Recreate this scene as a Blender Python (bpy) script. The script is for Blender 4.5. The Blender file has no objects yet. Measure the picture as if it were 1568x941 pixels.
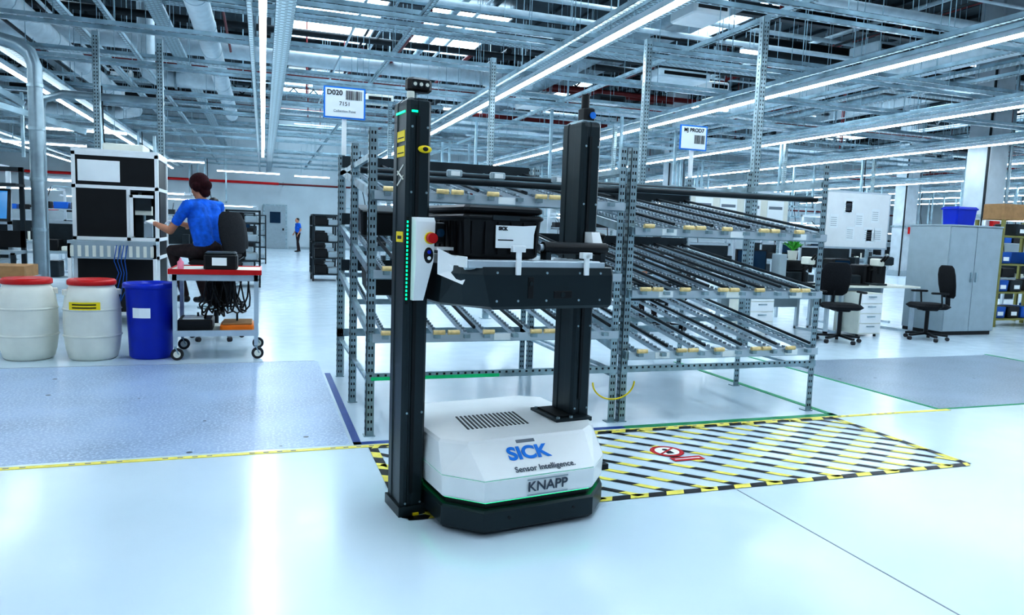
import bpy, bmesh, math, random
import numpy as np
from mathutils import Vector, Matrix
random.seed(7)
sc=bpy.context.scene
col=sc.collection
# ------------------------------------------------------------ materials
MATS={}
def mat(name,c,rough=.5,metal=0,var=.12,scale=6,bump=0,emit=0,ecol=None,spec=.5,coat=0):
    if name in MATS: return MATS[name]
    m=bpy.data.materials.new(name); m.use_nodes=True
    nt=m.node_tree; b=nt.nodes['Principled BSDF']
    b.inputs['Roughness'].default_value=rough; b.inputs['Metallic'].default_value=metal
    b.inputs['Specular IOR Level'].default_value=spec
    b.inputs['Coat Weight'].default_value=coat
    tc=nt.nodes.new('ShaderNodeTexCoord'); nz=nt.nodes.new('ShaderNodeTexNoise')
    nz.inputs['Scale'].default_value=scale; nz.inputs['Detail'].default_value=3
    nt.links.new(tc.outputs['Object'],nz.inputs['Vector'])
    cr=nt.nodes.new('ShaderNodeValToRGB')
    cr.color_ramp.elements[0].position=.3; cr.color_ramp.elements[1].position=.7
    cr.color_ramp.elements[0].color=[x*(1-var) for x in c]+[1]
    cr.color_ramp.elements[1].color=[min(1,x*(1+var)) for x in c]+[1]
    nt.links.new(nz.outputs['Fac'],cr.inputs['Fac']); nt.links.new(cr.outputs['Color'],b.inputs['Base Color'])
    if bump:
        bp=nt.nodes.new('ShaderNodeBump'); bp.inputs['Strength'].default_value=bump; bp.inputs['Distance'].default_value=.005
        nt.links.new(nz.outputs['Fac'],bp.inputs['Height']); nt.links.new(bp.outputs['Normal'],b.inputs['Normal'])
    if emit:
        b.inputs['Emission Color'].default_value=list(ecol or c)+[1]; b.inputs['Emission Strength'].default_value=emit
    MATS[name]=m; return m
def perf(name,c,dark,w,h,mortar,metal=.6):
    m=mat(name,c,.4,metal); nt=m.node_tree; b=nt.nodes['Principled BSDF']
    tc=[n for n in nt.nodes if n.type=='TEX_COORD'][0]
    br=nt.nodes.new('ShaderNodeTexBrick'); br.inputs['Scale'].default_value=1
    br.inputs['Brick Width'].default_value=w; br.inputs['Row Height'].default_value=h; br.inputs['Mortar Size'].default_value=mortar
    br.inputs['Color1'].default_value=dark+(1,); br.inputs['Color2'].default_value=dark+(1,); br.inputs['Mortar'].default_value=tuple(c)+(1,)
    nt.links.new(tc.outputs['Object'],br.inputs['Vector']); nt.links.new(br.outputs['Color'],b.inputs['Base Color'])
    return m
STEEL=mat('galvanised_steel',(.36,.46,.50),.38,.7,.25,9)
CSTEEL=mat('ceiling_rail_steel',(.34,.46,.52),.45,.25,.3,3)
ALU=mat('aluminium_profile',(.58,.65,.70),.35,.6,.06)
ROLL=mat('roller_wheel_grey',(.30,.36,.40),.4,.3,.2)
SLATE=mat('slate_painted_metal',(.022,.036,.042),.32,.2,.08)
SLATE2=mat('slate_groove',(.008,.012,.014),.5,.1,.08)
WHITE=mat('white_painted_metal',(.84,.87,.88),.3,0,.02)
OFFW=mat('offwhite_plastic',(.74,.75,.68),.45,0,.05)
GREYP=mat('grey_paint',(.34,.41,.45),.45,0,.05)
BLACK=mat('black_plastic',(.008,.009,.011),.4,0,.2)
BLACKM=mat('black_matte_fabric',(.012,.013,.016),.85,0,.3,60,.2)
DGREY=mat('dark_grey_metal',(.035,.048,.056),.4,.3,.15)
RUB=mat('rubber',(.04,.04,.045),.7,0,.2)
YEL=mat('yellow_label',(.85,.66,.02),.45,0,.05)
YTAPE=mat('yellow_floor_tape',(.82,.72,.14),.45,0,.1,20)
BTAPE=mat('black_floor_tape',(.008,.01,.014),.45,0,.1)
BLTAPE=mat('blue_floor_tape',(.02,.07,.28),.45,0,.1)
GTAPE=mat('green_floor_tape',(.0,.28,.11),.45,0,.1)
GBEAM=mat('green_glow_paint',(.02,.45,.2),.4,.2,.2,emit=.1,ecol=(.0,1,.4))  # green light along the low beam, painted as faintly glowing colour
RED=mat('red_plastic',(.55,.012,.015),.35,0,.08)
BLUE=mat('blue_plastic',(.006,.04,.50),.35,0,.06)
BLUE2=mat('bin_blue_plastic',(.01,.11,.42),.35,0,.1)
ORANGE=mat('orange_plastic',(.8,.22,.02),.45,0,.1)
WOOD=mat('wood_handle',(.80,.62,.32),.5,0,.15,30)
CARD=mat('cardboard',(.40,.24,.12),.8,0,.1,12)
PAPER=mat('white_paper',(.85,.9,.92),.6,0,.02)
PRINT=mat('printed_ink',(.01,.01,.015),.6,0,.02)
GREYINK=mat('grey_ink',(.2,.23,.27),.6,0,.02)
SBLUE=mat('sign_blue',(.02,.24,.75),.4,0,.03)
LOGO=mat('logo_blue',(.0,.22,.72),.4,0,.03)
TEXTG=mat('letter_grey',(.06,.08,.11),.4,0,.03)
SKIN=mat('skin',(.50,.25,.16),.5,0,.08,20)
EYE=mat('eye_white',(.8,.8,.8),.3,0,.02)
HAIR=mat('dark_hair',(.012,.009,.008),.5,0,.4,80,.4)
MAROON=mat('maroon_cap_fabric',(.035,.004,.008),.9,0,.3,50,.3)
SHIRT=mat('blue_shirt_fabric',(.01,.14,.60),.8,0,.3,14,.5)
SHIRT2=mat('pale_shirt_fabric',(.35,.45,.55),.8,0,.2,14,.4)
NAVY=mat('dark_trouser_fabric',(.03,.018,.02),.85,0,.3,20,.3)
GLOVE=mat('white_glove_fabric',(.8,.82,.85),.7,0,.05,30,.2)
SHOE=mat('black_shoe',(.01,.01,.012),.4)
GLASS=mat('screen_glass',(.008,.02,.04),.1,0,.3,3,emit=.06,ecol=(.05,.25,.5))
SCRB=mat('blue_screen',(.01,.05,.12),.15,0,.3,5,emit=.5,ecol=(.06,.35,.8))
LEAF=mat('green_leaf',(.08,.4,.06),.5,0,.3,20)
DUCT=mat('white_duct',(.58,.67,.72),.4,.1,.08)
PIPEG=mat('galvanised_pipe',(.30,.38,.42),.35,.6,.2,4)
PIPER=mat('dark_red_pipe',(.16,.014,.016),.45,0,.1)
PIPEB=mat('dark_pipe',(.02,.028,.034),.5,.2,.2)
CONC=mat('concrete_column',(.50,.56,.60),.7,0,.08,3,.1)
LEDW=mat('led_strip_emission',(1,1,1),.5,emit=28,ecol=(.84,.93,1))
SKY=mat('skylight_and_fill_panel',(.9,.95,1),.5,emit=6.5,ecol=(.70,.87,1))
LEDG=mat('green_led',(.0,.5,.2),.4,emit=1.6,ecol=(.0,1,.35))
GLINE=mat('green_light_line',(.0,.30,.15),.4,emit=.2,ecol=(.0,1,.45))
TRAY=perf('perforated_tray',(.42,.54,.59),(.035,.055,.065),.16,.07,.024,.3)
DECK=mat('roof_deck',(.06,.085,.10),.6,.1,.3,1.2)
WALLM=mat('wall_paint',(.50,.58,.62),.6,0,.06,1)
LAMPW=mat('task_lamp',(1,1,1),.5,emit=8,ecol=(.88,.95,1))

# ------------------------------------------------------------ mesh builder
class M:
    def __init__(s): s.v=[];s.f=[];s.m=[];s.sm=[];s.mats=[];s.T=Matrix.Identity(4)
    def mi(s,mt):
        if mt not in s.mats: s.mats.append(mt)
        return s.mats.index(mt)
    def add(s,vs,fs,mt,smooth=False):
        o=len(s.v); s.v+=[tuple(s.T@Vector(v)) for v in vs]; k=s.mi(mt)
        for f in fs: s.f.append(tuple(i+o for i in f)); s.m.append(k); s.sm.append(smooth)
    def bx(s,x0,x1,y0,y1,z0,z1,mt):
        s.add([(x0,y0,z0),(x1,y0,z0),(x1,y1,z0),(x0,y1,z0),(x0,y0,z1),(x1,y0,z1),(x1,y1,z1),(x0,y1,z1)],
          [(0,3,2,1),(4,5,6,7),(0,1,5,4),(1,2,6,5),(2,3,7,6),(3,0,4,7)],mt)
    def box(s,c,sz,mt,R=None):
        T=s.T
        s.T=T@Matrix.Translation(c)@(R if R is not None else Matrix.Identity(4))
        a,b,d=[q/2 for q in sz]; s.bx(-a,a,-b,b,-d,d,mt); s.T=T
    def beam(s,p0,p1,w,h,mt):
        p0=Vector(p0);p1=Vector(p1);d=p1-p0;L=d.length;d.normalize()
        up=Vector((0,0,1)) if abs(d.z)<.95 else Vector((0,1,0))
        x=d.cross(up).normalized(); z=x.cross(d)
        R=Matrix((x,d,z)).transposed().to_4x4()
        s.box((p0+p1)/2,(w,L,h),mt,R)
    def cyl(s,p0,p1,r0,mt,r1=None,seg=12,caps=True):
        r1=r0 if r1 is None else r1
        p0=Vector(p0);p1=Vector(p1);d=(p1-p0).normalized()
        up=Vector((0,0,1)) if abs(d.z)<.9 else Vector((1,0,0))
        x=d.cross(up).normalized(); y=d.cross(x)
        A=[];Bv=[]
        for i in range(seg):
            a=2*math.pi*i/seg; q=x*math.cos(a)+y*math.sin(a)
            A.append(p0+q*r0);Bv.append(p1+q*r1)
        s.add(A+Bv,[(i,(i+1)%seg,seg+(i+1)%seg,seg+i) for i in range(seg)],mt,True)
        if caps:
            s.add(A,[tuple(range(seg-1,-1,-1))],mt); s.add(Bv,[tuple(range(seg))],mt)
    def tube(s,pts,r,mt,seg=8):
        pts=[Vector(p) for p in pts]; rings=[];px=None
        for i,p in enumerate(pts):
            d=(pts[min(i+1,len(pts)-1)]-pts[max(i-1,0)]).normalized()
            if px is None:
                up=Vector((0,0,1)) if abs(d.z)<.9 else Vector((1,0,0)); px=d.cross(up).normalized()
            else: px=(px-d*px.dot(d)).normalized()
            y=d.cross(px)
            rings.append([p+(px*math.cos(2*math.pi*k/seg)+y*math.sin(2*math.pi*k/seg))*r for k in range(seg)])
        s.loft(rings,mt,True)
    def loft(s,rings,mt,smooth=False,caps=True):
        n=len(rings[0]); vs=[v for r in rings for v in r]; fs=[]
        for j in range(len(rings)-1):
            for i in range(n):
                fs.append((j*n+i,j*n+(i+1)%n,(j+1)*n+(i+1)%n,(j+1)*n+i))
        s.add(vs,fs,mt,smooth)
        if caps:
            s.add(rings[0],[tuple(range(n-1,-1,-1))],mt); s.add(rings[-1],[tuple(range(n))],mt)
    def prism(s,poly,z0,z1,mt,ins=0):
        s.loft([[(x,y,z0) for x,y in poly],[(x,y,z1) for x,y in poly]],mt)
    def lathe(s,c,prof,mt,seg=28):
        c=Vector(c)
        s.loft([[c+Vector((r*math.cos(2*math.pi*k/seg),r*math.sin(2*math.pi*k/seg),z)) for k in range(seg)] for r,z in prof],mt,True)
    def ell(s,c,r,mt,seg=12,rg=8,R=None):
        c=Vector(c); rings=[]
        if not hasattr(r,'__len__'): r=(r,r,r)
        for j in range(rg+1):
            ph=-math.pi/2+math.pi*j/rg; cr=max(math.cos(ph),.01)
            ring=[]
            for k in range(seg):
                a=2*math.pi*k/seg; v=Vector((r[0]*cr*math.cos(a),r[1]*cr*math.sin(a),r[2]*math.sin(ph)))
                if R is not None: v=R@v
                ring.append(c+v)
            rings.append(ring)
        s.loft(rings,mt,True)
    def rbox(s,x0,x1,y0,y1,z0,z1,mt,c=.02,taper=0):
        def ring(i,z,cc):
            a,b,e,f=x0+i,x1-i,y0+i,y1-i
            return [(a+cc,e,z),(b-cc,e,z),(b,e+cc,z),(b,f-cc,z),(b-cc,f,z),(a+cc,f,z),(a,f-cc,z),(a,e+cc,z)]
        s.loft([ring(c*.6+taper,z0,c),ring(taper,z0+c*.6,c),ring(0,z1-c*.6,c),ring(c*.6,z1,c)],mt)
def make(name,m,loc=(0,0,0),rz=0,parent=None,bevel=0):
    me=bpy.data.meshes.new(name); me.from_pydata(m.v,[],m.f)
    for mt in m.mats: me.materials.append(mt)
    me.polygons.foreach_set('material_index',m.m); me.polygons.foreach_set('use_smooth',m.sm); me.update()
    o=bpy.data.objects.new(name,me); col.objects.link(o)
    o.location=loc; o.rotation_euler=(0,0,math.radians(rz))
    if parent: o.parent=parent
    if bevel:
        b=o.modifiers.new('bevel','BEVEL'); b.width=bevel; b.segments=2; b.limit_method='ANGLE'; b.angle_limit=math.radians(40)
    return o
def inst(o,loc,rz=0,name=None):
    n=bpy.data.objects.new(name or o.name.split('.')[0],o.data); col.objects.link(n); n.location=loc; n.rotation_euler=(0,0,math.radians(rz))
    return n
def text(body,size,loc,rot,mt,parent,name='lettering',ext=.0008,bold=0,sx=1):
    c=bpy.data.curves.new(name,'FONT'); c.body=body; c.size=size; c.extrude=ext; c.align_x='CENTER'; c.align_y='CENTER'; c.offset=bold
    c.materials.append(mt); o=bpy.data.objects.new(name,c); col.objects.link(o); o.location=loc; o.rotation_euler=rot; o.parent=parent; o.scale=(sx,1,1); return o
def empty(name,loc,rz=0):
    e=bpy.data.objects.new(name,None); col.objects.link(e); e.location=loc; e.rotation_euler=(0,0,math.radians(rz)); e.empty_display_size=.1; return e
def RX(a): return Matrix.Rotation(math.radians(a),4,'X')
def RY(a): return Matrix.Rotation(math.radians(a),4,'Y')
def RZ(a): return Matrix.Rotation(math.radians(a),4,'Z')

# ------------------------------------------------------------ camera
cd=bpy.data.cameras.new('camera'); cam=bpy.data.objects.new('camera',cd); col.objects.link(cam)
cd.sensor_width=36; cd.lens=25.42; cd.clip_end=300; cd.clip_start=.05
r=Vector((.9456,-.3235,.0348)).normalized(); u=Vector((.0012,.1104,.994)); u=(u-r*u.dot(r)).normalized(); b=r.cross(u)
mw=Matrix((r,u,b)).transposed().to_4x4(); mw.translation=Vector((0,0,1.4)); cam.matrix_world=mw
sc.camera=cam

# ------------------------------------------------------------ room shell
def floor_mat():
    m=bpy.data.materials.new('epoxy_floor'); m.use_nodes=True; nt=m.node_tree; b=nt.nodes['Principled BSDF']
    tc=nt.nodes.new('ShaderNodeTexCoord')
    n1=nt.nodes.new('ShaderNodeTexNoise'); n1.inputs['Scale'].default_value=.6; n1.inputs['Detail'].default_value=5
    cr=nt.nodes.new('ShaderNodeValToRGB'); cr.color_ramp.elements[0].position=.3; cr.color_ramp.elements[0].color=(.58,.69,.77,1)
    cr.color_ramp.elements[1].position=.7; cr.color_ramp.elements[1].color=(.66,.77,.85,1)
    n2=nt.nodes.new('ShaderNodeTexNoise'); n2.inputs['Scale'].default_value=5; n2.inputs['Detail'].default_value=6
    mr=nt.nodes.new('ShaderNodeMapRange'); mr.inputs['To Min'].default_value=.12; mr.inputs['To Max'].default_value=.28
    b.inputs['Specular IOR Level'].default_value=.6
    nt.links.new(tc.outputs['Object'],n1.inputs['Vector']); nt.links.new(tc.outputs['Object'],n2.inputs['Vector'])
    nt.links.new(n1.outputs['Fac'],cr.inputs['Fac'])
    nt.links.new(n2.outputs['Fac'],mr.inputs['Value']); nt.links.new(mr.outputs['Result'],b.inputs['Roughness'])
    v=nt.nodes.new('ShaderNodeTexVoronoi'); v.inputs['Scale'].default_value=1.3
    nt.links.new(tc.outputs['Object'],v.inputs['Vector'])
    lt=nt.nodes.new('ShaderNodeMath'); lt.operation='LESS_THAN'; lt.inputs[1].default_value=.016
    nt.links.new(v.outputs['Distance'],lt.inputs[0])
    mx=nt.nodes.new('ShaderNodeMixRGB'); mx.inputs[2].default_value=(.12,.14,.16,1)
    nt.links.new(lt.outputs[0],mx.inputs[0]); nt.links.new(cr.outputs['Color'],mx.inputs[1]); nt.links.new(mx.outputs[0],b.inputs['Base Color'])
    return m
FLOOR=floor_mat()
def conc_mat(name,c,speck):
    m=mat(name,c,.34,0,.14,1.5); nt=m.node_tree; b=nt.nodes['Principled BSDF']
    tc=[n for n in nt.nodes if n.type=='TEX_COORD'][0]; base=[n for n in nt.nodes if n.type=='VALTORGB'][0]
    n=nt.nodes.new('ShaderNodeTexNoise'); n.inputs['Scale'].default_value=55; n.inputs['Detail'].default_value=4
    r=nt.nodes.new('ShaderNodeValToRGB'); r.color_ramp.elements[0].position=.5; r.color_ramp.elements[1].position=.6
    mx=nt.nodes.new('ShaderNodeMixRGB'); mx.inputs[2].default_value=speck+(1,)
    nt.links.new(tc.outputs['Object'],n.inputs['Vector']); nt.links.new(n.outputs['Fac'],r.inputs['Fac'])
    nt.links.new(r.outputs['Color'],mx.inputs[0]); nt.links.new(base.outputs['Color'],mx.inputs[1])
    v=nt.nodes.new('ShaderNodeTexVoronoi'); v.inputs['Scale'].default_value=3.2; nt.links.new(tc.outputs['Object'],v.inputs['Vector'])
    lt=nt.nodes.new('ShaderNodeMath'); lt.operation='LESS_THAN'; lt.inputs[1].default_value=.06; nt.links.new(v.outputs['Distance'],lt.inputs[0])
    m2=nt.nodes.new('ShaderNodeMixRGB'); m2.inputs[2].default_value=(.05,.07,.1,1)
    nt.links.new(lt.outputs[0],m2.inputs[0]); nt.links.new(mx.outputs[0],m2.inputs[1]); nt.links.new(m2.outputs[0],b.inputs['Base Color'])
    return m
CONCF=conc_mat('worn_concrete_floor',(.34,.44,.60),(.50,.60,.73))
GREYF=conc_mat('grey_floor_coating',(.24,.30,.37),(.32,.39,.46))
m=M(); m.bx(-16,46,-6,42,-.1,0,FLOOR); make('floor',m)
m=M(); m.bx(-12,.53,4.62,7.6,0,.001,CONCF); make('floor_concrete_patch',m)
m=M(); m.bx(5.54,9.0,4.6,6.85,0,.001,GREYF); make('floor_grey_patch',m)
m=M()
m.bx(-14,5.6,4.53,4.575,0,.003,YTAPE)
for i in range(240):
    x=-14+i*.08
    if i%6<4: m.bx(x,x+.03,4.545,4.56,.003,.0035,GREYINK)
make('floor_tape_yellow_line',m)
m=M(); m.bx(.55,.60,4.6,6.95,0,.003,BLTAPE); m.bx(.55,2.5,4.6,4.65,.0,.003,BLTAPE); make('floor_tape_blue_line',m)
m=M(); m.bx(2.5,4.43,4.59,4.65,0,.003,GTAPE); m.bx(4.37,4.43,4.6,7.0,0,.003,GTAPE)
m.bx(5.5,5.54,4.6,7.6,0,.003,GTAPE); m.bx(5.5,9.1,4.57,4.6,0,.003,GTAPE); m.bx(9.02,9.06,4.6,6.9,0,.003,GTAPE); make('floor_tape_green_line',m)
m=M(); m.bx(2.515,2.523,-6,3.3,0,.001,GREYINK); m.bx(-14,.5,7.62,7.628,0,.001,GREYINK); make('floor_joint',m)
# hazard hatch
m=M(); X0,X1,Y0,Y1=.66,4.33,3.34,4.52
def hz(p,q,w=.045,step=.11,ph=0):
    p=Vector(p);q=Vector(q);d=(q-p);L=d.length
    if L<.05: return
    d.normalize(); n=Vector((-d.y,d.x))*w/2; k=ph%2;t=0
    while t<L:
        t2=min(t+step,L); s_=d*.03
        a=p+d*t;b_=p+d*t2
        vs=[a-n-s_*.5,b_-n-s_*.5,b_+n+s_*.5,a+n+s_*.5]
        if t==0: vs[0]=a-n;vs[3]=a+n
        m.add([(x.x,x.y,.003+.0003*(k%2)) for x in vs],[(0,1,2,3)],YTAPE if k%2 else BTAPE); t=t2;k+=1
for a,b_ in [((X0,Y0),(X1,Y0)),((X1,Y0),(X1,Y1)),((X1,Y1),(X0,Y1)),((X0,Y1),(X0,Y0))]: hz(a,b_,.055)
def clip(c,sg):
    pts=[]
    for x in (X0,X1):
        y=sg*x+c
        if Y0<=y<=Y1: pts.append((x,y))
    for y in (Y0,Y1):
        x=(y-c)/sg
        if X0<x<X1: pts.append((x,y))
    pts.sort()
    return (pts[0],pts[-1]) if len(pts)>=2 else None
c=-8; kk=0
while c<12:
    g=clip(c,-1)
    if g: hz(g[0],g[1],.042,.13,kk)
    c+=.225; kk+=1
make('floor_hazard_tape_grid',m)
m=M(); m.lathe((2.5,4.02,.004),[(.11,0),(.11,.001)],RED); m.lathe((2.5,4.02,.0052),[(.08,0),(.08,.0006)],PAPER)
m.lathe((2.5,4.045,.006),[(.02,0),(.02,.0004)],PRINT); m.bx(2.475,2.525,3.965,4.02,.006,.0064,PRINT)
m.box((2.5,4.02,.0068),(.17,.016,.0004),RED,RZ(35)); m.bx(2.44,2.66,3.82,3.89,.004,.005,RED); m.bx(2.46,2.64,3.848,3.862,.005,.0054,PAPER)
make('floor_prohibition_sign',m)

m=M(); m.bx(-16,46,42,42.2,0,9,WALLM); make('wall_back',m)
m=M(); m.bx(-16.2,-16,-6,42,0,9,WALLM); make('wall_left',m)
m=M(); m.bx(46,46.2,-6,42,0,9,WALLM); make('wall_right',m)
m=M()
m.bx(-16,46,-6,42,8.6,8.75,DECK)
for i in range(31*2): m.bx(-16+i,-15.9+i,-6,42,8.5,8.6,DECK)
make('ceiling',m)
# skylights; the overhead ones out of view are added as fill light
sk=[(2.1,24,3.2,10),(6.4,26,2.6,6),(2.3,38.5,3,4.8),(13,33,3,4.8),(24,28,3,6),(25,21.5,3,4.8),(35,28,3,4.8),(13,20,3,4.8),(36,38,3,4.8),(2,13,3,4.8),(9,13,3,4.8),(2.5,4.5,3,4.0),(9,4.5,3,4.0),(-5.5,22,1.6,3)]
for i,(x,y,a,b_) in enumerate(sk):
    a/=2;b_/=2
    m=M(); m.bx(x-a,x+a,y-b_,y+b_,8.44,8.46,SKY)
    for xx in (x-a-.05,x+a): m.bx(xx,xx+.05,y-b_-.05,y+b_+.05,8.3,8.5,ALU)
    n_=max(2,int(b_*2/2.4)+1)
    for q in range(n_):
        yy=y-b_-.05+(2*b_+.05)*q/(n_-1); m.bx(x-a-.05,x+a+.05,yy,yy+.05,8.3,8.5,ALU)
    make('skylight_and_fill_%d'%(i+1),m)
for i,y in enumerate([10,18,30,40]):
    m=M(); m.bx(-16,46,y-.12,y+.12,7.7,7.8,DGREY); m.bx(-16,46,y-.12,y+.12,8.35,8.45,DGREY)
    for k in range(62):
        x=-16+k; m.beam((x,y,7.8),(x+.5,y,8.35),.06,.06,DGREY); m.beam((x+.5,y,8.35),(x+1,y,7.8),.06,.06,DGREY)
    make('ceiling_truss',m)
for x in (-8,12,27,40):
    m=M(); m.bx(x-.2,x+.2,-6,42,7.5,8.44,GREYP); make('ceiling_beam',m)
def column(x,y,w=.7):
    m=M(); m.rbox(-w/2,w/2,-w/2,w/2,0,8.44,CONC,.04); m.rbox(-w/2-.03,w/2+.03,-w/2-.03,w/2+.03,0,.25,GREYP,.02); m.bx(-w/2-.04,w/2+.04,-w/2-.04,w/2+.04,2.2,2.26,STEEL)
    m.bx(-.12,.12,-w/2-.1,-w/2,1.9,2.2,RED); m.tube([(-w/2-.06,-w/2,0),(-w/2-.06,-w/2,6)],.03,PIPEB,8)
    m.tube([(w/2+.05,-w/2,2.5),(w/2+.05,-w/2,8)],.04,PIPEG,8)
    make('concrete_column',m,(x,y,0))
column(18.0,14.25,.68); column(15.4,25.5,.6); column(27.5,25.5,.7); column(40,25.5,.7); column(27.5,34,.7)

m=M(); m.bx(.0,1.25,41.9,41.99,0,2.4,STEEL); m.bx(.08,1.17,41.86,41.92,.02,2.32,GREYP); m.bx(1.0,1.08,41.82,41.86,1,1.12,BLACK); m.bx(.35,.9,41.84,41.86,1.4,2.0,GLASS)
make('door_1',m)
m=M(); m.bx(-16,-.1,41.96,41.995,0,.12,GREYP); m.bx(1.35,46,41.96,41.995,0,.12,GREYP); make('baseboard_back',m)
m=M(); m.tube([(-15.5,41.6,3.5),(.8,41.6,3.5)],.07,RED); m.tube([(.8,41.6,3.5),(45,41.6,3.5)],.05,PIPER)
for x in range(-14,44,3): m.bx(x,x+.05,41.6,41.99,3.4,3.6,STEEL)
make('wall_pipe_red',m)

# ------------------------------------------------------------ ceiling services
SX=4.25
rnd=random.Random(3)
for i,k in enumerate(range(-3,10)):
    x=k*SX; y1=30 if k==0 else 40
    m=M(); m.bx(x-.045,x+.045,-4,y1,3.93,4.0,ALU)
    y=-4.0
    while y<y1-.1:
        m.bx(x-.04,x+.04,y+.012,min(y+2.3,y1)-.012,3.905,3.93,LEDW); y+=2.3
    make('ceiling_light_strip',m)
    m=M()
    lst=[(x+.27,.24,4.06),(x-.16,.07,4.06),(x+2.1,.06,4.3)]
    if k%2: lst+=[(x+1.1,.14,4.75)]
    else: lst+=[(x-1.9,.3,5.3)]
    for xx,w,z in lst:
        m.bx(xx-w/2,xx+w/2,-4,41,z,z+.005,TRAY); m.bx(xx-w/2,xx-w/2+.004,-4,41,z,z+.07,CSTEEL); m.bx(xx+w/2-.004,xx+w/2,-4,41,z,z+.07,CSTEEL)
        yy=5.5+rnd.random()
        while yy<40: m.cyl((xx,yy,z+.07),(xx,yy,8.4),.007,CSTEEL,seg=5); yy+=3.2
    m.tube([(x+.22,-4,4.085),(x+.22,y1,4.085)],.018,PIPEB,6); m.tube([(x+.3,-4,4.09),(x+.3,y1,4.09)],.022,DUCT,6)
    make('ceiling_cable_tray',m)
for j,y in enumerate([4.6,7.4,10,12.2,15,18,20.5,24,26.3,30,33,36,38.5]):
    m=M()
    for dy in (0,.34):
        m.bx(-14,40,y+dy-.03,y+dy+.03,4.17,4.173,TRAY); m.bx(-14,40,y+dy-.03,y+dy-.026,4.17,4.23,CSTEEL); m.bx(-14,40,y+dy+.026,y+dy+.03,4.17,4.23,CSTEEL)
    if j%2==0:
        zz=4.42; m.bx(-14,40,y+.6,y+.85,zz,zz+.005,TRAY); m.bx(-14,40,y+.6,y+.604,zz,zz+.07,CSTEEL); m.bx(-14,40,y+.846,y+.85,zz,zz+.07,CSTEEL)
        m.tube([(-14,y+.75,zz+.05),(40,y+.75,zz+.05)],.04,PIPEB,6)
    if j%3==1:
        zz=5.4; m.bx(-14,40,y+.2,y+.5,zz,zz+.005,TRAY); m.bx(-14,40,y+.2,y+.204,zz,zz+.07,CSTEEL); m.tube([(-14,y-.3,5.9),(40,y-.3,5.9)],.06,[PIPER,DUCT,PIPER,PIPEG][(j//3)%4],8)
    for k in range(0,34):
        xx=-14+k*1.6+rnd.uniform(-.2,.2); m.cyl((xx,y+.02,4.23),(xx,y+.02,8.4),.007,CSTEEL,seg=5)
    make('ceiling_support_rail',m)
m=M()
for x,y,L,z in [(-5.2,33,2.9,3.75),(-1.9,34.5,2.6,3.55),(1.4,36,1.6,3.6),(-6,23,2.4,3.7),(4,30.8,2.2,3.7),(8,32,2.4,3.7),(13,31,2.4,3.7),(18,32,2.4,3.7),(23,35,2.4,3.7),(30,35,2.4,3.7),(-8,28,2.4,3.7),(5.2,22,1.2,5.0),(12,19,1.2,5.2),(9.5,13.3,.5,5.3)]:
    m.bx(x,x+L,y-.05,y+.05,z,z+.05,LAMPW); m.bx(x,x+L,y-.06,y+.06,z+.05,z+.1,ALU)
    for q in (.3,L-.3): m.cyl((x+q,y,z+.1),(x+q,y,max(z+.5,5)),.01,CSTEEL,seg=5)
make('ceiling_cross_lamps',m)
# ducts
m=M()
m.tube([(-1.05,6,5.0),(-1.0,27,5.0)],.2,DUCT,20)
for y in range(7,27,2): m.tube([(-1.05+.05*(y-6)/21,y,5.0),(-1.05+.05*(y-6)/21,y+.06,5.0)],.213,DUCT,20)
m.tube([(-1.02,21,5.0),(-1.6,21,5.0),(-2.6,21,5.0),(-2.75,21,5.1),(-2.8,21,5.3),(-2.8,21,8.4)],.2,DUCT,18)
m.tube([(-2.1,21,5.0),(-2.15,21,5.0)],.26,PIPEG,18)
make('ceiling_ventilation_duct',m)
m=M(); m.tube([(-4.6,6,5.3),(-4.4,30,5.3),(-5.4,31.5,5.3),(-9,31.5,5.3)],.24,DUCT,16)
for y in range(7,30,3): m.tube([(-4.6+.2*(y-6)/24,y,5.3),(-4.6+.2*(y-6)/24,y+.06,5.3)],.255,DUCT,16)
make('ceiling_ventilation_duct',m)
m=M(); m.tube([(12,16.5,6.4),(40,16.5,6.4)],.3,PIPEB,14); m.tube([(8.6,8,6.5),(9.1,38,6.5)],.34,PIPEG,16); m.tube([(14.6,8,5.6),(14.8,38,5.6)],.26,DUCT,16); make('ceiling_ventilation_duct',m)
m=M(); m.tube([(-7,22,6.1),(8,22,6.1)],.26,DUCT,14); m.tube([(5.4,28.5,5.6),(36,28.5,5.6)],.28,DUCT,14); make('ceiling_ventilation_duct',m)
m=M()
for i in range(60):
    y=rnd.uniform(9,40); z=rnd.uniform(5.6,7.4); x0=rnd.uniform(-14,14); x1=x0+rnd.uniform(6,24)
    m.tube([(x0,y,z),(min(x1,44),y,z)],rnd.choice([.03,.04,.06,.09]),rnd.choice([PIPER,PIPER,PIPEB,PIPEB,DUCT,CSTEEL,DUCT]),8)
for i in range(48):
    x=rnd.uniform(-13,40); z=rnd.uniform(5.6,7.4); y0=rnd.uniform(6,22)
    m.tube([(x,y0,z),(x,min(y0+rnd.uniform(8,20),41),z)],rnd.choice([.03,.04,.06,.09]),rnd.choice([PIPER,PIPEB,PIPER,DUCT,CSTEEL]),8)
for i in range(50):
    x=rnd.uniform(-12,40); y=rnd.uniform(9,40); z=rnd.uniform(5.2,6)
    m.tube([(x,y,z),(x,y,8.4)],rnd.choice([.02,.03]),rnd.choice([PIPER,CSTEEL]),6)
make('ceiling_pipework',m)
m=M()
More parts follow.
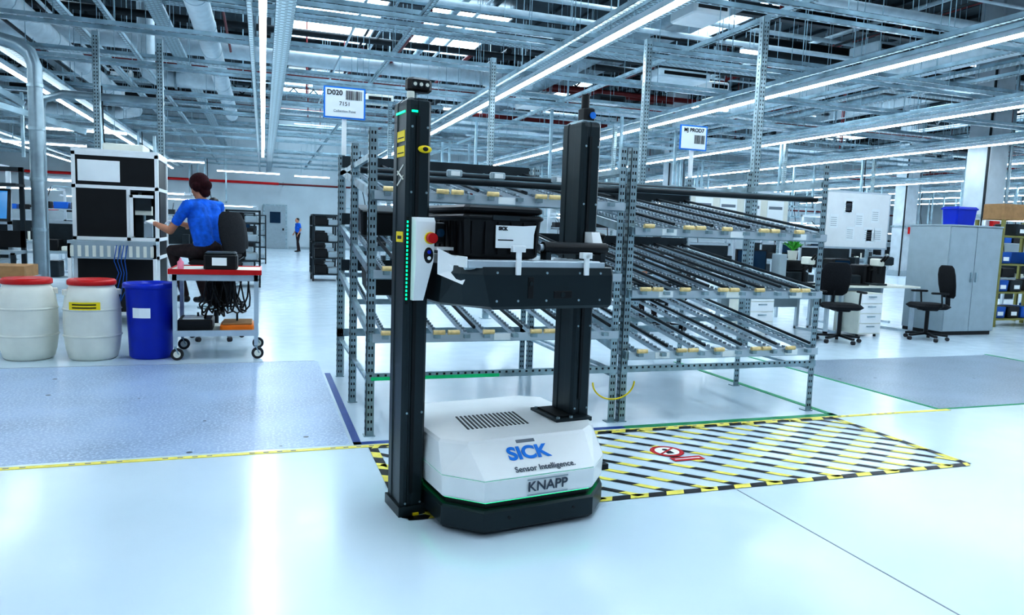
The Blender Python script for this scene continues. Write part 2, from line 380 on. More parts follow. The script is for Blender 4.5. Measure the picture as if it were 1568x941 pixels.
def unit(x,y,z,a,b_,c,mt):
    m.rbox(x-a,x+a,y-b_,y+b_,z-c/2,z+c/2,mt,.04); m.bx(x-a*.8,x+a*.8,y-b_-.01,y-b_,z-c*.2,z+c*.2,BLACK)
    for q in (-.8,.8): m.cyl((x+q*a,y,z+c/2),(x+q*a,y,8.4),.012,STEEL,seg=5)
unit(7.1,11.2,5.25,.35,.4,.28,WHITE); unit(7.6,20.4,5.2,.5,.5,.35,WHITE); unit(-3.3,24,4.9,.5,.5,.4,WHITE)
for i in range(30):
    x=rnd.uniform(-12,40); y=rnd.uniform(14,40); z=rnd.uniform(5.4,6.8); a,b_,c=rnd.uniform(.3,.9),rnd.uniform(.3,.8),rnd.uniform(.15,.35)
    unit(x,y,z,a,b_,c,rnd.choice([OFFW,GREYP,DGREY,DUCT,WHITE]))
make('ceiling_fan_coil_units',m)
m=M()
for i in range(80):
    x=rnd.uniform(-11,38); y=rnd.uniform(15,40)
    if -1.2<x<2.2 : continue
    h0=rnd.uniform(2.0,2.8)
    m.bx(x-.03,x+.03,y-.03,y+.03,h0,4.1,CSTEEL)
    if i%2: m.bx(x-.9,x+.9,y-.03,y+.03,h0,h0+.06,CSTEEL); m.bx(x+.84,x+.9,y-.03,y+.03,h0,4.1,CSTEEL)
    if i%3==0: m.tube([(x+.1,y,4.1),(x+.12,y,3),(x+.3,y,2.2),(x+.25,y,1.6)],.015,PIPEB,5)
make('ceiling_supply_frames',m)
def pole(x,y,h=4.04,w=.085):
    m=M(); t=.004
    m.bx(-w/2,w/2,-w/2,-w/2+t,0,h,STEEL); m.bx(-w/2,-w/2+t,-w/2,w/2,0,h,STEEL); m.bx(w/2-t,w/2,-w/2,w/2,0,h,STEEL)
    z=.1
    while z<h-.05:
        for xx in (-.018,.018): m.bx(xx-.006,xx+.006,-w/2-.0008,-w/2,z,z+.022,BLACK)
        m.bx(-w/2-.0008,-w/2,-.006,.006,z,z+.022,BLACK); z+=.05
    m.bx(-.08,.08,-.08,.08,0,.008,STEEL); make('support_pole',m,(x,y,0))
for p in [(5.66,7.5),(4.94,9.0),(-2.27,12.1),(-1.45,12.2),(3.36,11),(-5.2,10.2),(2.6,16),(8,16),(13,16),(-3.4,18),(18,18)]: pole(*p)
m=M(); m.tube([(-5.6,10.2,3.42),(-2.9,10.2,3.42),(-2.72,10.2,3.38),(-2.61,10.2,3.30),(-2.56,10.2,3.15),(-2.56,10.2,.0)],.08,PIPEG,16)
for z in (.6,1.2,1.8,2.4,2.9): m.tube([(-2.56,10.2,z),(-2.56,10.2,z+.04)],.09,STEEL,16)
make('exhaust_pipe',m)
m=M(); m.tube([(-3.2,13,.0),(-3.2,13,3.0),(-3.15,13,3.15),(-2.9,13,3.25),(-1.5,13,3.25)],.06,PIPEG,12); make('extraction_pipe',m)
m=M(); m.beam((-4.9,11.6,4.0),(-3.1,11.8,2.9),.08,.08,CSTEEL); m.beam((-7,12.5,3.9),(-4,12.5,3.3),.12,.1,PIPEG); m.beam((-7,15,4),(-3,15,2.9),.1,.1,CSTEEL)
make('diagonal_brace',m)

# ------------------------------------------------------------ flow racks
def rack(name,loc,W,levels,top,boxes=(),green=False):
    m=M(); D=2.0; H=2.03; t=.004; w=.055
    for x,sx in ((0,1),(W,-1)):
        for y in (0,.98,D):
            m.bx(min(x,x+sx*w),max(x,x+sx*w),y,y+t,0,H,STEEL); m.bx(min(x,x+sx*t),max(x,x+sx*t),y,y+w,0,H,STEEL)
            m.bx(min(x,x+sx*w)-.01,max(x,x+sx*w)+.01,y-.01,y+w+.01,0,.006,STEEL)
            z=.04
            while z<H-.03:
                for q in (.018,.038):
                    xx=x+sx*q; m.bx(xx-.005,xx+.005,y-.0008,y,z,z+.02,BLACK)
                    xo=x-.0008 if sx>0 else x
                    m.bx(xo,xo+.0008,y+q-.005,y+q+.005,z,z+.02,BLACK)
                z+=.05
        m.beam((x+sx*.03,0.03,.36),(x+sx*.03,D,.36),.03,.02,STEEL)
        m.beam((x+sx*.03,.03,1.86),(x+sx*.03,D,1.86),.03,.04,STEEL)
        for lz in levels: m.beam((x+sx*.03,-.04,lz-.03),(x+sx*.03,D+.02,lz+.26),.03,.06,STEEL)
    m.bx(0,W,-.012,.0,.38,.43,STEEL); m.bx(0,W,D,D+.02,.38,.45,STEEL)
    if green: m.bx(0.03,W*.5,-.014,-.012,.382,.405,GBEAM)
    for i in range(int(W/.05)): m.bx(.02+i*.05,.035+i*.05,-.0135,-.012,.408,.422,BLACK)
    nl=5; lw=(W-.12)/nl
    for li,lz in enumerate(levels):
        def zz(y): return lz+.145*y
        for y in (-.02,1.0,D): 
            m.bx(.03,W-.03,y-.015,y+.015,zz(y)-.06,zz(y)-.02,STEEL)
        m.bx(.03,W-.03,-.06,-.05,lz-.055,lz-.0,ALU)
        for k in range(nl):
            x0=.06+k*lw
            for xr in (x0+.05,x0+lw-.09):
                m.beam((xr,-.05,zz(-.05)-.005),(xr,D,zz(D)-.005),.022,.028,ALU)
                y=-.02
                while y<D:
                    m.cyl((xr-.009,y,zz(y)+.016),(xr+.009,y,zz(y)+.016),.011,ROLL,seg=6); y+=.06
                m.bx(xr-.02,xr+.02,-.1,-.05,lz-.03,lz-.004,STEEL)
            m.cyl((x0+.02,-.095,lz+.012),(x0+.1,-.095,lz+.012),.016,WOOD,seg=8)
            if (k+li)%2: m.cyl((x0+.12,-.095,lz+.012),(x0+.2,-.095,lz+.012),.016,WOOD,seg=8)
            m.cyl((x0+lw*.93,-.02,zz(0)+.035),(x0+lw*.93,D,zz(D)+.035),.012,PIPEB,seg=7)
            if li==1: m.cyl((x0+lw*.45,-.02,zz(0)+.02),(x0+lw*.45,D,zz(D)+.02),.014,PIPEB,seg=7)
        m.bx(.03,W-.03,D-.02,D+.0,zz(D),zz(D)+.1,DGREY)
        for k in range(3): m.bx(.25+k*W*.33,.37+k*W*.33,-.066,-.06,lz-.05,lz-.005,PAPER)
    for y,z in top: m.cyl((.02,y,z),(W-.02,y,z),.02,PIPEB,seg=10); m.bx(.02,W-.02,y+.03,y+.05,z-.02,z+.03,STEEL)
    for (x,y,lv,a,b_,h,mt) in boxes:
        lz=levels[lv]; T=m.T; m.T=Matrix.Translation((x,y,lz+.145*y+.03))@RX(8.25); m.rbox(0,a,0,b_,0,h,mt,.015,.01); m.rbox(-.005,a+.005,-.005,b_+.005,h-.03,h+.002,mt,.015); m.T=T
    return make(name,m,loc)
rack('flow_rack',(.645,4.77,0),1.85,[1.63,1.12,.70],[(.03,1.72),(.6,1.8),(1.6,1.86)],
  [(.12,.9,2,.3,.4,.16,BLACK),(.5,1.3,2,.3,.4,.2,DGREY),(.1,1.2,1,.3,.4,.2,BLACK),(.85,1.2,2,.3,.4,.15,GREYP)],True)
rack('flow_rack',(2.53,4.77,0),1.79,[1.46,1.0,.54],[(.1,1.74),(1.2,1.82),(1.9,1.9)],
  [(.15,1.3,1,.3,.4,.18,BLACK),(.8,1.4,2,.3,.4,.18,DGREY)])
m=M(); pts=[]
for i in range(25):
    a=i/24*math.pi; pts.append((2.45+.17*math.cos(a+math.pi)*1.0,4.72,.32-.13*math.sin(a)))
m.tube(pts,.006,YEL,6); make('hanging_yellow_cable',m)
m=M()
for x in (.85,1.2,1.5,1.95): m.rbox(x-.05,x+.05,4.7,4.76,1.745,1.79,GREYP,.01); m.bx(x-.03,x+.03,4.69,4.70,1.75,1.78,WHITE)
make('rack_terminal_blocks',m)

# signs
def sign(name,x,y,z,w,h,t1,t2,base):
    e=empty(name,(x,y,0))
    m=M(); m.bx(-.02,.02,0,.03,base,z-h/2+.02,WHITE); m.bx(-w/2,w/2,-.012,0,z-h/2,z+h/2,SBLUE); m.bx(-w/2+.014,w/2-.014,-.015,-.012,z-h/2+.014,z+h/2-.014,PAPER)
    r_=random.Random(5)
    xx=0.01
    while xx<w/2-.03:
        bw=r_.choice([.003,.005,.008]); m.bx(xx,xx+bw,-.017,-.015,z+.03 if t2 else z-.06,z+h/2-.03 if t2 else z+.03,PRINT); xx+=bw+r_.choice([.004,.006])
    make('sign_board',m,parent=e)
    text(t1,.062 if t2 else .055,(-w*.24 if t2 else 0,-.017,z+h*.3),(math.pi/2,0,0),PRINT,e,bold=.001)
    if t2: text(t2,.05,(0,-.017,z-.01),(math.pi/2,0,0),PRINT,e); text('Collection Point',.03,(0,-.017,z-.075),(math.pi/2,0,0),GREYINK,e)
sign('location_sign',.70,6.86,2.50,.37,.28,'D020','7151',0)
sign('location_sign',4.36,6.86,2.46,.33,.26,'MJ PROD7','',0)

# ------------------------------------------------------------ robot
rb=empty('mobile_lift_robot',(.628,3.375,0),8)
P=[(.27,-.385),(.86,-.385),(1.01,-.24),(1.07,-.12),(1.07,.5),(.95,.6),(.24,.6),(.125,.5),(.125,-.22)]
Q=[(.25,-.225),(.90,-.225),(.985,-.16),(1.05,-.05),(1.05,.5),(.94,.58),(.24,.58),(.14,.5),(.14,-.13)]
def sc_(poly,k,cx=.6,cy=.1): return [(cx+(x-cx)*k,cy+(y-cy)*k) for x,y in poly]
m=M()
m.loft([[(x,y,.012) for x,y in sc_(P,.96)],[(x,y,.03) for x,y in sc_(P,1.0)],[(x,y,.115) for x,y in P],[(x,y,.125) for x,y in sc_(P,.975)]],SLATE)
m.prism(sc_(P,.93),.12,.165,BLACK)
m.loft([[(x,y,.154) for x,y in sc_(P,.955)],[(x,y,.157) for x,y in sc_(P,.955)]],LEDG)
m.loft([[(x,y,.16) for x,y in sc_(P,.975)],[(x,y,.168) for x,y in sc_(P,.99)],[(x,y,.262) for x,y in P],[(x,y,.264) for x,y in sc_(P,.996)]],WHITE)
m.prism(sc_(P,.993),.262,.2675,GLINE)
m.loft([[(x,y,.2665) for x,y in sc_(P,.996)],[(x,y,.270) for x,y in P],[(x,y,.395) for x,y in Q],[(x,y,.408) for x,y in sc_(Q,.97)]],WHITE)
for i in range(15):
    x=.36+i*.024; m.box((x,.1,.409),(.011,.25,.003),BLACK,RZ(-8))
for (x,y) in [(.2,0),(.2,.5),(.98,.5),(.98,-.1),(.6,-.3),(.3,-.3)]: m.cyl((x,y,0),(x,y,.02),.03,RUB)
m.bx(1.0,1.075,-.2,-.16,.17,.2,BLACK)
for x in (.4,.75): m.cyl((x,-.387,.08),(x,-.384,.08),.008,BLACK)
make('drive_base',m,parent=rb,bevel=.006)
def mast(x0,z0,z1,name):
    m=M(); w=.12;d=.21
    def prof(i=0):
        c=.014
        return [(x0+c,0),(x0+.030,0),(x0+.034,.006),(x0+.052,.006),(x0+.056,0),(x0+w-c,0),(x0+w,c),(x0+w,.07),(x0+w-.006,.075),(x0+w-.006,.135),(x0+w,.14),(x0+w,d-c),(x0+w-c,d),(x0+c,d),(x0,d-c),(x0,.15),(x0+.005,.145),(x0+.005,.08),(x0,.075),(x0,c)]
    m.prism(prof(),z0,z1,SLATE)
    cx,cy=x0+.06,.105
    m.loft([[(x,y,z1) for x,y in prof()],[(cx+(x-cx)*.97,cy+(y-cy)*.97,z1+.02) for x,y in prof()],[(cx+(x-cx)*.7,cy+(y-cy)*.7,z1+.035) for x,y in prof()]],SLATE)
    m.bx(x0+.045,x0+.062,-.001,.001,z0+.1,z1-.05,SLATE2)
    for z in (z0+.05,z0+.5,z1-.4,z1-.1):
        for x in (x0+.025,x0+.1): m.cyl((x,-.003,z),(x,.001,z),.006,STEEL,seg=8)
    return m
m=mast(0,.012,1.965,'l')
m.bx(-.01,.125,-.01,.215,.0,.05,SLATE); m.bx(.06,.09,-.02,0,0,.014,YEL)
m.bx(-.002,.0,.03,.14,1.80,1.85,YEL); m.bx(-.002,0,.03,.14,1.73,1.78,YEL); m.bx(-.003,-.002,.04,.13,1.815,1.82,PRINT); m.bx(-.003,-.002,.04,.13,1.745,1.75,PRINT)
m.bx(-.002,0,.03,.13,1.33,1.38,YEL); m.bx(-.003,-.002,.05,.11,1.345,1.36,PRINT)
for k in range(3): m.box((-.002,.085,1.62+k*.025),(.003,.1,.008),OFFW,RX(25 if k%2 else -25))
for k in range(20): m.bx(.006,.014,-.004,.0,1.06+k*.019,1.071+k*.019,LEDG)
m.bx(.003,.019,-.002,0,1.04,1.45,SLATE2)
m.bx(.02,.05,-.003,0,1.93,1.94,LEDG); m.bx(-.003,0,.03,.16,1.93,1.94,LEDG)
m.ell((.085,-.008,1.765),(.035,.01,.018),YEL); m.ell((.085,-.018,1.765),(.014,.006,.01),BLACK)
m.loft([[(.035,-.055,1.45),(.12,-.06,1.45),(.13,0,1.45),(.03,0,1.45)],[(.03,-.06,1.43),(.125,-.065,1.43),(.13,0,1.43),(.03,0,1.43)],[(.035,-.06,1.25),(.12,-.065,1.25),(.125,0,1.25),(.03,0,1.25)],[(.035,-.03,1.06),(.085,-.03,1.06),(.095,0,1.06),(.03,0,1.06)]],WHITE)
m.cyl((.1,-.06,1.355),(.1,-.075,1.355),.028,YEL,seg=16); m.cyl((.1,-.075,1.355),(.1,-.105,1.355),.024,RED,seg=16)
m.ell((.095,-.062,1.275),(.024,.008,.038),BLACK,16,8); m.cyl((.095,-.068,1.29),(.095,-.072,1.29),.009,BLUE); m.cyl((.095,-.068,1.262),(.095,-.072,1.262),.009,PAPER)
m.cyl((.07,.1,1.98),(.07,.1,2.05),.012,STEEL)
m.rbox(.02,.14,.05,.12,2.035,2.10,BLACK,.018)
for x in (.05,.08,.11): m.cyl((x,.052,2.067),(x,.045,2.067),.015,DGREY,seg=14); m.cyl((x,.046,2.067),(x,.043,2.067),.009,OFFW,seg=10)
m.cyl((.03,.05,1.98),(.03,.05,2.03),.018,OFFW)
make('lift_mast_left',m,parent=rb,bevel=.002)
m=mast(.95,.408,1.955,'r')
m.bx(.83,1.05,-.06,.23,.40,.422,SLATE); m.bx(.86,.945,-.02,.2,.422,.43,SLATE2)
for q in [(.85,-.04),(.85,.2),(.93,-.04)]: m.cyl((q[0],q[1],.42),(q[0],q[1],.432),.01,STEEL)
m.rbox(.985,1.055,.04,.12,1.985,2.06,BLACK,.012); m.cyl((1.01,.08,2.06),(1.01,.08,2.13),.022,BLACK); m.bx(.96,1.07,.02,.15,1.975,1.99,STEEL); m.cyl((1.03,.038,2.02),(1.03,.03,2.02),.018,SBLUE)
m.loft([[(1.0,-.05,1.41),(1.05,-.05,1.41),(1.07,0,1.41),(.99,0,1.41)],[(1.0,-.07,1.35),(1.06,-.07,1.35),(1.075,0,1.35),(.99,0,1.35)],[(1.01,-.05,1.29),(1.05,-.05,1.29),(1.07,0,1.29),(.99,0,1.29)]],WHITE)
make('lift_mast_right',m,parent=rb,bevel=.002)
m=M()
C1=[(.31,-.3),(.97,-.3),(1.03,-.22),(1.03,-.035),(.935,-.035),(.935,.38),(.15,.38),(.15,-.07),(.22,-.2)]
C0=[(.33,-.29),(.96,-.29),(1.01,-.21),(1.01,-.045),(.925,-.045),(.925,.36),(.17,.36),(.17,-.04),(.27,-.17)]
C2=[(.27,-.3),(.97,-.3),(1.03,-.22),(1.03,-.035),(.935,-.035),(.935,.38),(.15,.38),(.15,-.1),(.19,-.22)]
m.loft([[(x,y,1.04) for x,y in C0],[(x,y,1.055) for x,y in C1],[(x,y,1.20) for x,y in C2],[(x,y,1.235) for x,y in sc_(C2,.985)]],SLATE)
m.bx(.50,.53,-.303,-.29,1.09,1.19,BLACK); m.bx(.64,.74,-.303,-.29,1.09,1.125,BLACK); m.cyl((.69,-.305,1.107),(.69,-.3,1.107),.012,SLATE)
m.cyl((.515,-.306,1.16),(.515,-.3,1.16),.01,SLATE)
for x in (.34,.45,.6,.78,.9):
    for z in (1.08,1.21): m.cyl((x,-.303,z),(x,-.297,z),.006,STEEL,seg=8)
for i in range(10):
    y=-.25+i*.062; m.cyl((.2,y,1.243),(.92,y,1.243),.024,ALU,seg=12)
m.bx(.2,.93,-.29,-.275,1.23,1.262,ALU); m.bx(.19,.2,-.28,.36,1.23,1.28,WHITE); m.bx(.925,.935,-.28,.36,1.23,1.26,WHITE)
m.loft([[(.125,-.10,1.19),(.20,-.23,1.15),(.205,-.22,1.15),(.13,-.09,1.19)],[(.125,-.10,1.31),(.24,-.24,1.24),(.245,-.23,1.24),(.13,-.09,1.31)]],WHITE)
m.bx(.125,.22,-.09,-.02,1.30,1.315,WHITE)
m.bx(.43,.455,-.315,-.300,1.2,1.33,WHITE); m.bx(.41,.475,-.315,-.285,1.305,1.335,WHITE)
m.bx(.80,.825,-.315,-.300,1.2,1.30,WHITE); m.bx(.785,.84,-.315,-.28,1.28,1.31,WHITE)
m.cyl((.66,-.14,1.325),(1.03,-.14,1.325),.03,BLACK,seg=16); m.cyl((.64,-.14,1.325),(.66,-.14,1.325),.018,ALU); m.bx(.67,.7,-.16,-.1,1.23,1.33,DGREY); m.bx(.99,1.02,-.16,-.1,1.2,1.33,DGREY)
m.rbox(.13,.19,-.04,.03,1.33,1.43,BLACK,.01); m.cyl((.16,-.045,1.38),(.16,-.04,1.38),.02,GLASS)
m.loft([[(.245,-.215,1.17),(.275,-.262,1.17),(.26,-.24,1.2)],[(.243,-.218,1.17),(.273,-.265,1.17),(.258,-.243,1.2)]],YEL)
make('load_carriage',m,parent=rb,bevel=.003)
sy,sz=.16,.125; sl=math.atan2(sz,sy); nn=Vector((0,-math.sin(sl),math.cos(sl)))
def onslope(x,t): return Vector((x,-.385+sy*t,.270+sz*t))+nn*.003
text('SICK',.098,onslope(.54,.60),(sl,0,0),LOGO,rb,bold=.0035,sx=1.08)
text('Sensor Intelligence.',.042,onslope(.60,.17),(sl,0,0),TEXTG,rb,bold=.0003)
text('KNAPP',.066,(.60,-.388,.212),(math.pi/2,0,0),TEXTG,rb,bold=.0008,sx=1.05)
m=M(); m.bx(.49,.71,-.388,-.386,.172,.177,GREYP); m.bx(.49,.71,-.388,-.386,.245,.25,GREYP)
m.T=Matrix.Translation(onslope(.55,.97))@Matrix.Rotation(sl,4,'X'); m.bx(-.05,.05,-.014,.004,-.002,-.001,GREYINK)
make('logo_bars',m,parent=rb)
cr=empty('storage_crate',(.628,3.375,0),8)
m=M(); x0,x1,y0,y1=.205,.625,-.22,.35; z0=1.270
m.rbox(x0+.01,x1-.01,y0+.01,y1-.01,z0,z0+.2,BLACK,.02,.01); m.rbox(x0,x1,y0,y1,z0+.175,z0+.205,BLACK,.02)
m.rbox(x0+.005,x1-.005,y0+.005,y1-.005,z0+.208,z0+.245,BLACK,.02)
for i in range(6): xx=x0+.04+i*.066; m.bx(xx,xx+.006,y0+.002,y0+.012,z0+.02,z0+.17,BLACK); 
for i in range(8): yy=y0+.05+i*.066; m.bx(x0,x0+.01,yy,yy+.006,z0+.02,z0+.17,BLACK)
m.bx(x0+.14,x0+.28,y0-.005,y0+.002,z0+.178,z0+.2,DGREY)
m.bx(x0+.16,x0+.36,y0,y0+.008,z0+.05,z0+.155,PAPER); m.add([(x0+.30,y0-.002,z0+.155),(x0+.37,y0-.002,z0+.16),(x0+.355,y0-.002,z0+.1)],[(0,1,2)],PAPER)
m.bx(x0+.17,x0+.25,y0-.001,y0,z0+.085,z0+.09,PRINT)
make('crate_body',m,parent=cr,bevel=.002); text('SICK',.022,(x0+.195,y0-.002,z0+.14),(math.pi/2,0,0),PRINT,cr,bold=.001)

# ------------------------------------------------------------ drums & bin
def drum(x,y,lab):
    m=M()
    m.lathe((0,0,0),[(.19,0),(.215,.02),(.235,.1),(.25,.22),(.255,.38),(.25,.52),(.235,.62),(.215,.69),(.20,.715),(.2,.74)],OFFW,36)
    m.lathe((0,0,0),[(.19,.735),(.212,.735),(.215,.745),(.215,.775),(.2,.79),(.17,.785),(.1,.78)],RED,36)
    for z in (.24,.5): m.lathe((0,0,0),[(.25,z-.012),(.262,z),(.25,z+.012)],OFFW,36)
    for a in (0.3,3.44): m.box((.225*math.cos(a),.225*math.sin(a),.66),(.05,.12,.05),OFFW,Matrix.Rotation(a,4,'Z'))
    if lab:
        for i in range(8):
            a=math.radians(-128+i*8); b_=math.radians(-120+i*8); rr=.257
            m.add([(rr*math.cos(a),rr*math.sin(a),.5),(rr*math.cos(b_),rr*math.sin(b_),.5),(rr*math.cos(b_),rr*math.sin(b_),.58),(rr*math.cos(a),rr*math.sin(a),.58)],[(0,1,2,3)],YEL)
            if 0<i<7:
                rr=.2575
                for z in (.52,.55): m.add([(rr*math.cos(a),rr*math.sin(a),z),(rr*math.cos(b_),rr*math.sin(b_),z),(rr*math.cos(b_),rr*math.sin(b_),z+.012),(rr*math.cos(a),rr*math.sin(a),z+.012)],[(0,1,2,3)],PRINT)
    make('plastic_drum',m,(x,y,0))
drum(-2.17,8.15,0); drum(-1.6,8.08,1)
m=M(); m.lathe((0,0,0),[(.18,0),(.2,.02),(.228,.70),(.235,.705),(.25,.71),(.252,.745),(.24,.76),(.225,.755),(.215,.7),(.185,.04),(.0,.04)],BLUE,36)
for i in range(5):
    a=math.radians(-128+i*9); b_=math.radians(-119+i*9); rr=.224
    m.add([(rr*math.cos(a),rr*math.sin(a),.42),(rr*math.cos(b_),rr*math.sin(b_),.42),(rr*math.cos(b_),rr*math.sin(b_),.52),(rr*math.cos(a),rr*math.sin(a),.52)],[(0,1,2,3)],PAPER)
make('blue_waste_bin',m,(-1.08,8.08,0))
m=M(); m.bx(-.4,.4,-.25,.25,.74,.86,CARD); m.bx(-.02,.02,-.251,.251,.86,.861,YEL)
for x in(-.38,.34):
    for y in (-.23,.2): m.bx(x,x+.04,y,y+.03,0,.7,ALU)
m.bx(-.42,.42,-.27,.27,.70,.74,GREYP); make('packing_table_with_cardboard_box',m,(-2.75,9.0,0))
# control terminal at far left
m=M()
for x in (0,.75):
    for y in (0,.4): m.bx(x,x+.045,y,y+.045,0,1.95 if y else .95,DGREY)
m.bx(0,.8,0,.45,.93,.97,GREYP); m.bx(0,.8,.4,.44,1.9,1.95,DGREY); m.bx(0,.8,.4,.42,1.0,1.2,BLACK); m.bx(0,.8,.1,.45,1.72,1.75,DGREY); m.rbox(.05,.4,.12,.42,1.75,1.88,BLACK,.02)
T=m.T; m.T=Matrix.Translation((.4,.22,1.5))@RX(-12); m.bx(-.3,.3,0,.04,-.19,.19,BLACK); m.bx(-.275,.275,-.004,0,-.165,.165,SCRB); m.bx(-.25,.05,-.006,-.004,.06,.12,GREYP); m.T=T
m.bx(.36,.44,.25,.42,1.45,1.52,BLACK); m.bx(.1,.55,.05,.2,.97,.985,BLACK); m.rbox(.08,.45,.08,.4,.3,.75,BLACK,.02); m.bx(0,.8,0,.45,.27,.3,GREYP)
make('control_terminal',m,(-3.5,9.75,0))

# ------------------------------------------------------------ cart
m=M(); W,D=.84,.75
for x in (.02,W-.06):
    for y in (.02,D-.06):
        m.bx(x,x+.04,y,y+.04,.14,.88,ALU)
        m.cyl((x+.02,y+.02,.14),(x+.02,y+.02,.11),.015,STEEL); m.beam((x+.02,y+.02,.13),(x+.05,y+.02,.06),.05,.012,STEEL)
        m.cyl((x+.035,y+.0,.06),(x+.035,y+.035,.06),.06,RUB,seg=20); m.cyl((x+.035,y-.003,.06),(x+.035,y+.038,.06),.035,OFFW,seg=14)
m.bx(0,W,0,D,.875,.905,OFFW); m.bx(-.015,W+.015,-.015,0,.865,.915,RED); m.bx(-.015,W+.015,D,D+.015,.865,.915,RED); m.bx(-.015,0,0,D,.865,.915,RED); m.bx(W,W+.015,0,D,.865,.915,RED)
m.bx(.02,W-.02,.02,.06,.8,.86,ALU); m.bx(.02,W-.02,D-.06,D-.02,.8,.86,ALU)
m.bx(.02,W-.02,.02,D-.02,.25,.28,OFFW); m.bx(.02,W-.02,.01,.03,.24,.3,ALU)
m.rbox(.30,.62,.1,.45,.906,1.06,BLACK,.02); m.bx(.38,.52,.092,.1,.95,1.03,PAPER); m.rbox(.31,.61,.11,.44,1.055,1.085,DGREY,.02)
m.lathe((.08,.2,.906),[(.03,0),(.032,.07),(.012,.09),(.012,.11)],mat('pink_plastic',(.75,.25,.35),.4))
m.rbox(.45,.78,.1,.5,.281,.34,ORANGE,.02); m.rbox(.47,.76,.12,.48,.34,.36,CARD,.01); m.rbox(.05,.38,.08,.5,.281,.40,BLACK,.02); m.bx(.1,.3,.12,.4,.40,.41,PAPER)
r_=random.Random(2)
for k in range(14):
    x0=.30+k*.03; n_=9; pts=[]
    for i in range(n_):
        t_=i/(n_-1); pts.append((x0+.05*math.sin(t_*7+k)+r_.uniform(-.01,.01),.22+.12*math.sin(t_*5+k*1.7),.87-.48*math.sin(t_*math.pi)**.6*(.7+.3*r_.random())))
    m.tube(pts,.009,BLACK,6)
m.rbox(.3,.55,.42,.6,.5,.78,BLACKM,.06)
m.bx(.22,.24,.3,.32,.28,.45,DGREY); m.bx(.6,.62,.3,.32,.28,.45,DGREY)
make('tool_cart',m,(-.87,7.8,0))

# ------------------------------------------------------------ assembly machine
m=M(); W,D,H=1.0,1.0,2.22
for x in (0,.62,W-.045):
    for y in (0,D-.045): m.bx(x,x+.045,y,y+.045,.08 if x!=.62 else .9,H if x!=.62 else 1.76,WHITE)
for z in (.12,.86,1.10,1.76,H-.045):
    m.bx(0,W,0,.045,z,z+.045,WHITE); m.bx(0,W,D-.045,D,z,z+.045,WHITE); m.bx(0,.045,0,D,z,z+.045,WHITE); m.bx(W-.045,W,0,D,z,z+.045,WHITE)
m.bx(.02,W-.02,.02,.03,1.80,H-.03,BLACK); m.bx(.02,.62,.02,.03,1.14,1.78,BLACK); m.bx(.03,W-.03,.02,.03,.14,.87,BLACK)
m.bx(.02,.03,.02,D,.1,H,BLACK); m.bx(.02,W,D-.03,D-.02,.1,H,BLACK); m.bx(W-.03,W-.02,.3,D,.1,H,BLACK); m.bx(W-.03,W-.02,.02,.3,.1,.9,BLACK); m.bx(W-.03,W-.02,.02,.3,1.8,H,BLACK)
m.bx(0,W,0,D,H,H+.04,WHITE)
m.bx(.07,.55,.005,.02,1.85,2.12,PAPER)
m.bx(0,W,-.3,0,1.06,1.10,GREYP); m.bx(0,W,-.3,-.28,.88,1.06,GREYP)
for i in range(12): m.bx(.03+i*.082,.07+i*.082,-.305,-.3,.9,1.04,OFFW)
for x in (.0,W-.04): m.bx(x,x+.04,-.3,-.26,0.0,1.06,WHITE); m.bx(x,x+.04,.0,.04,0,.1,BLACK); m.bx(x,x+.04,D-.04,D,0,.1,BLACK)
m.bx(.68,.93,.25,.5,1.1,1.45,DGREY); m.cyl((.8,.2,1.14),(.8,.2,1.6),.02,STEEL); m.box((.8,.18,1.5),(.2,.12,.12),OFFW); m.box((.86,.12,1.25),(.1,.1,.2),GREYP)
m.bx(.66,.7,-.02,.0,1.15,1.7,WHITE); m.bx(.66,.94,-.02,0,1.66,1.7,WHITE); m.bx(.7,.9,.1,.11,1.5,1.7,DGREY)
for k in range(4): m.tube([(.55+k*.04,-.31,1.05),(.52+k*.04,-.33,.85),(.57+k*.03,-.33,.7),(.5+k*.05,-.32,.5),(.55,-.2,.3)],.006,BLUE2,6)
m.cyl((.9,.5,H+.04),(.9,.5,H+.3),.02,STEEL)
m.rbox(.3,.8,.3,.8,H+.04,H+.15,OFFW,.02)
make('assembly_machine',m,(-2.3,10.6,0),bevel=.002)

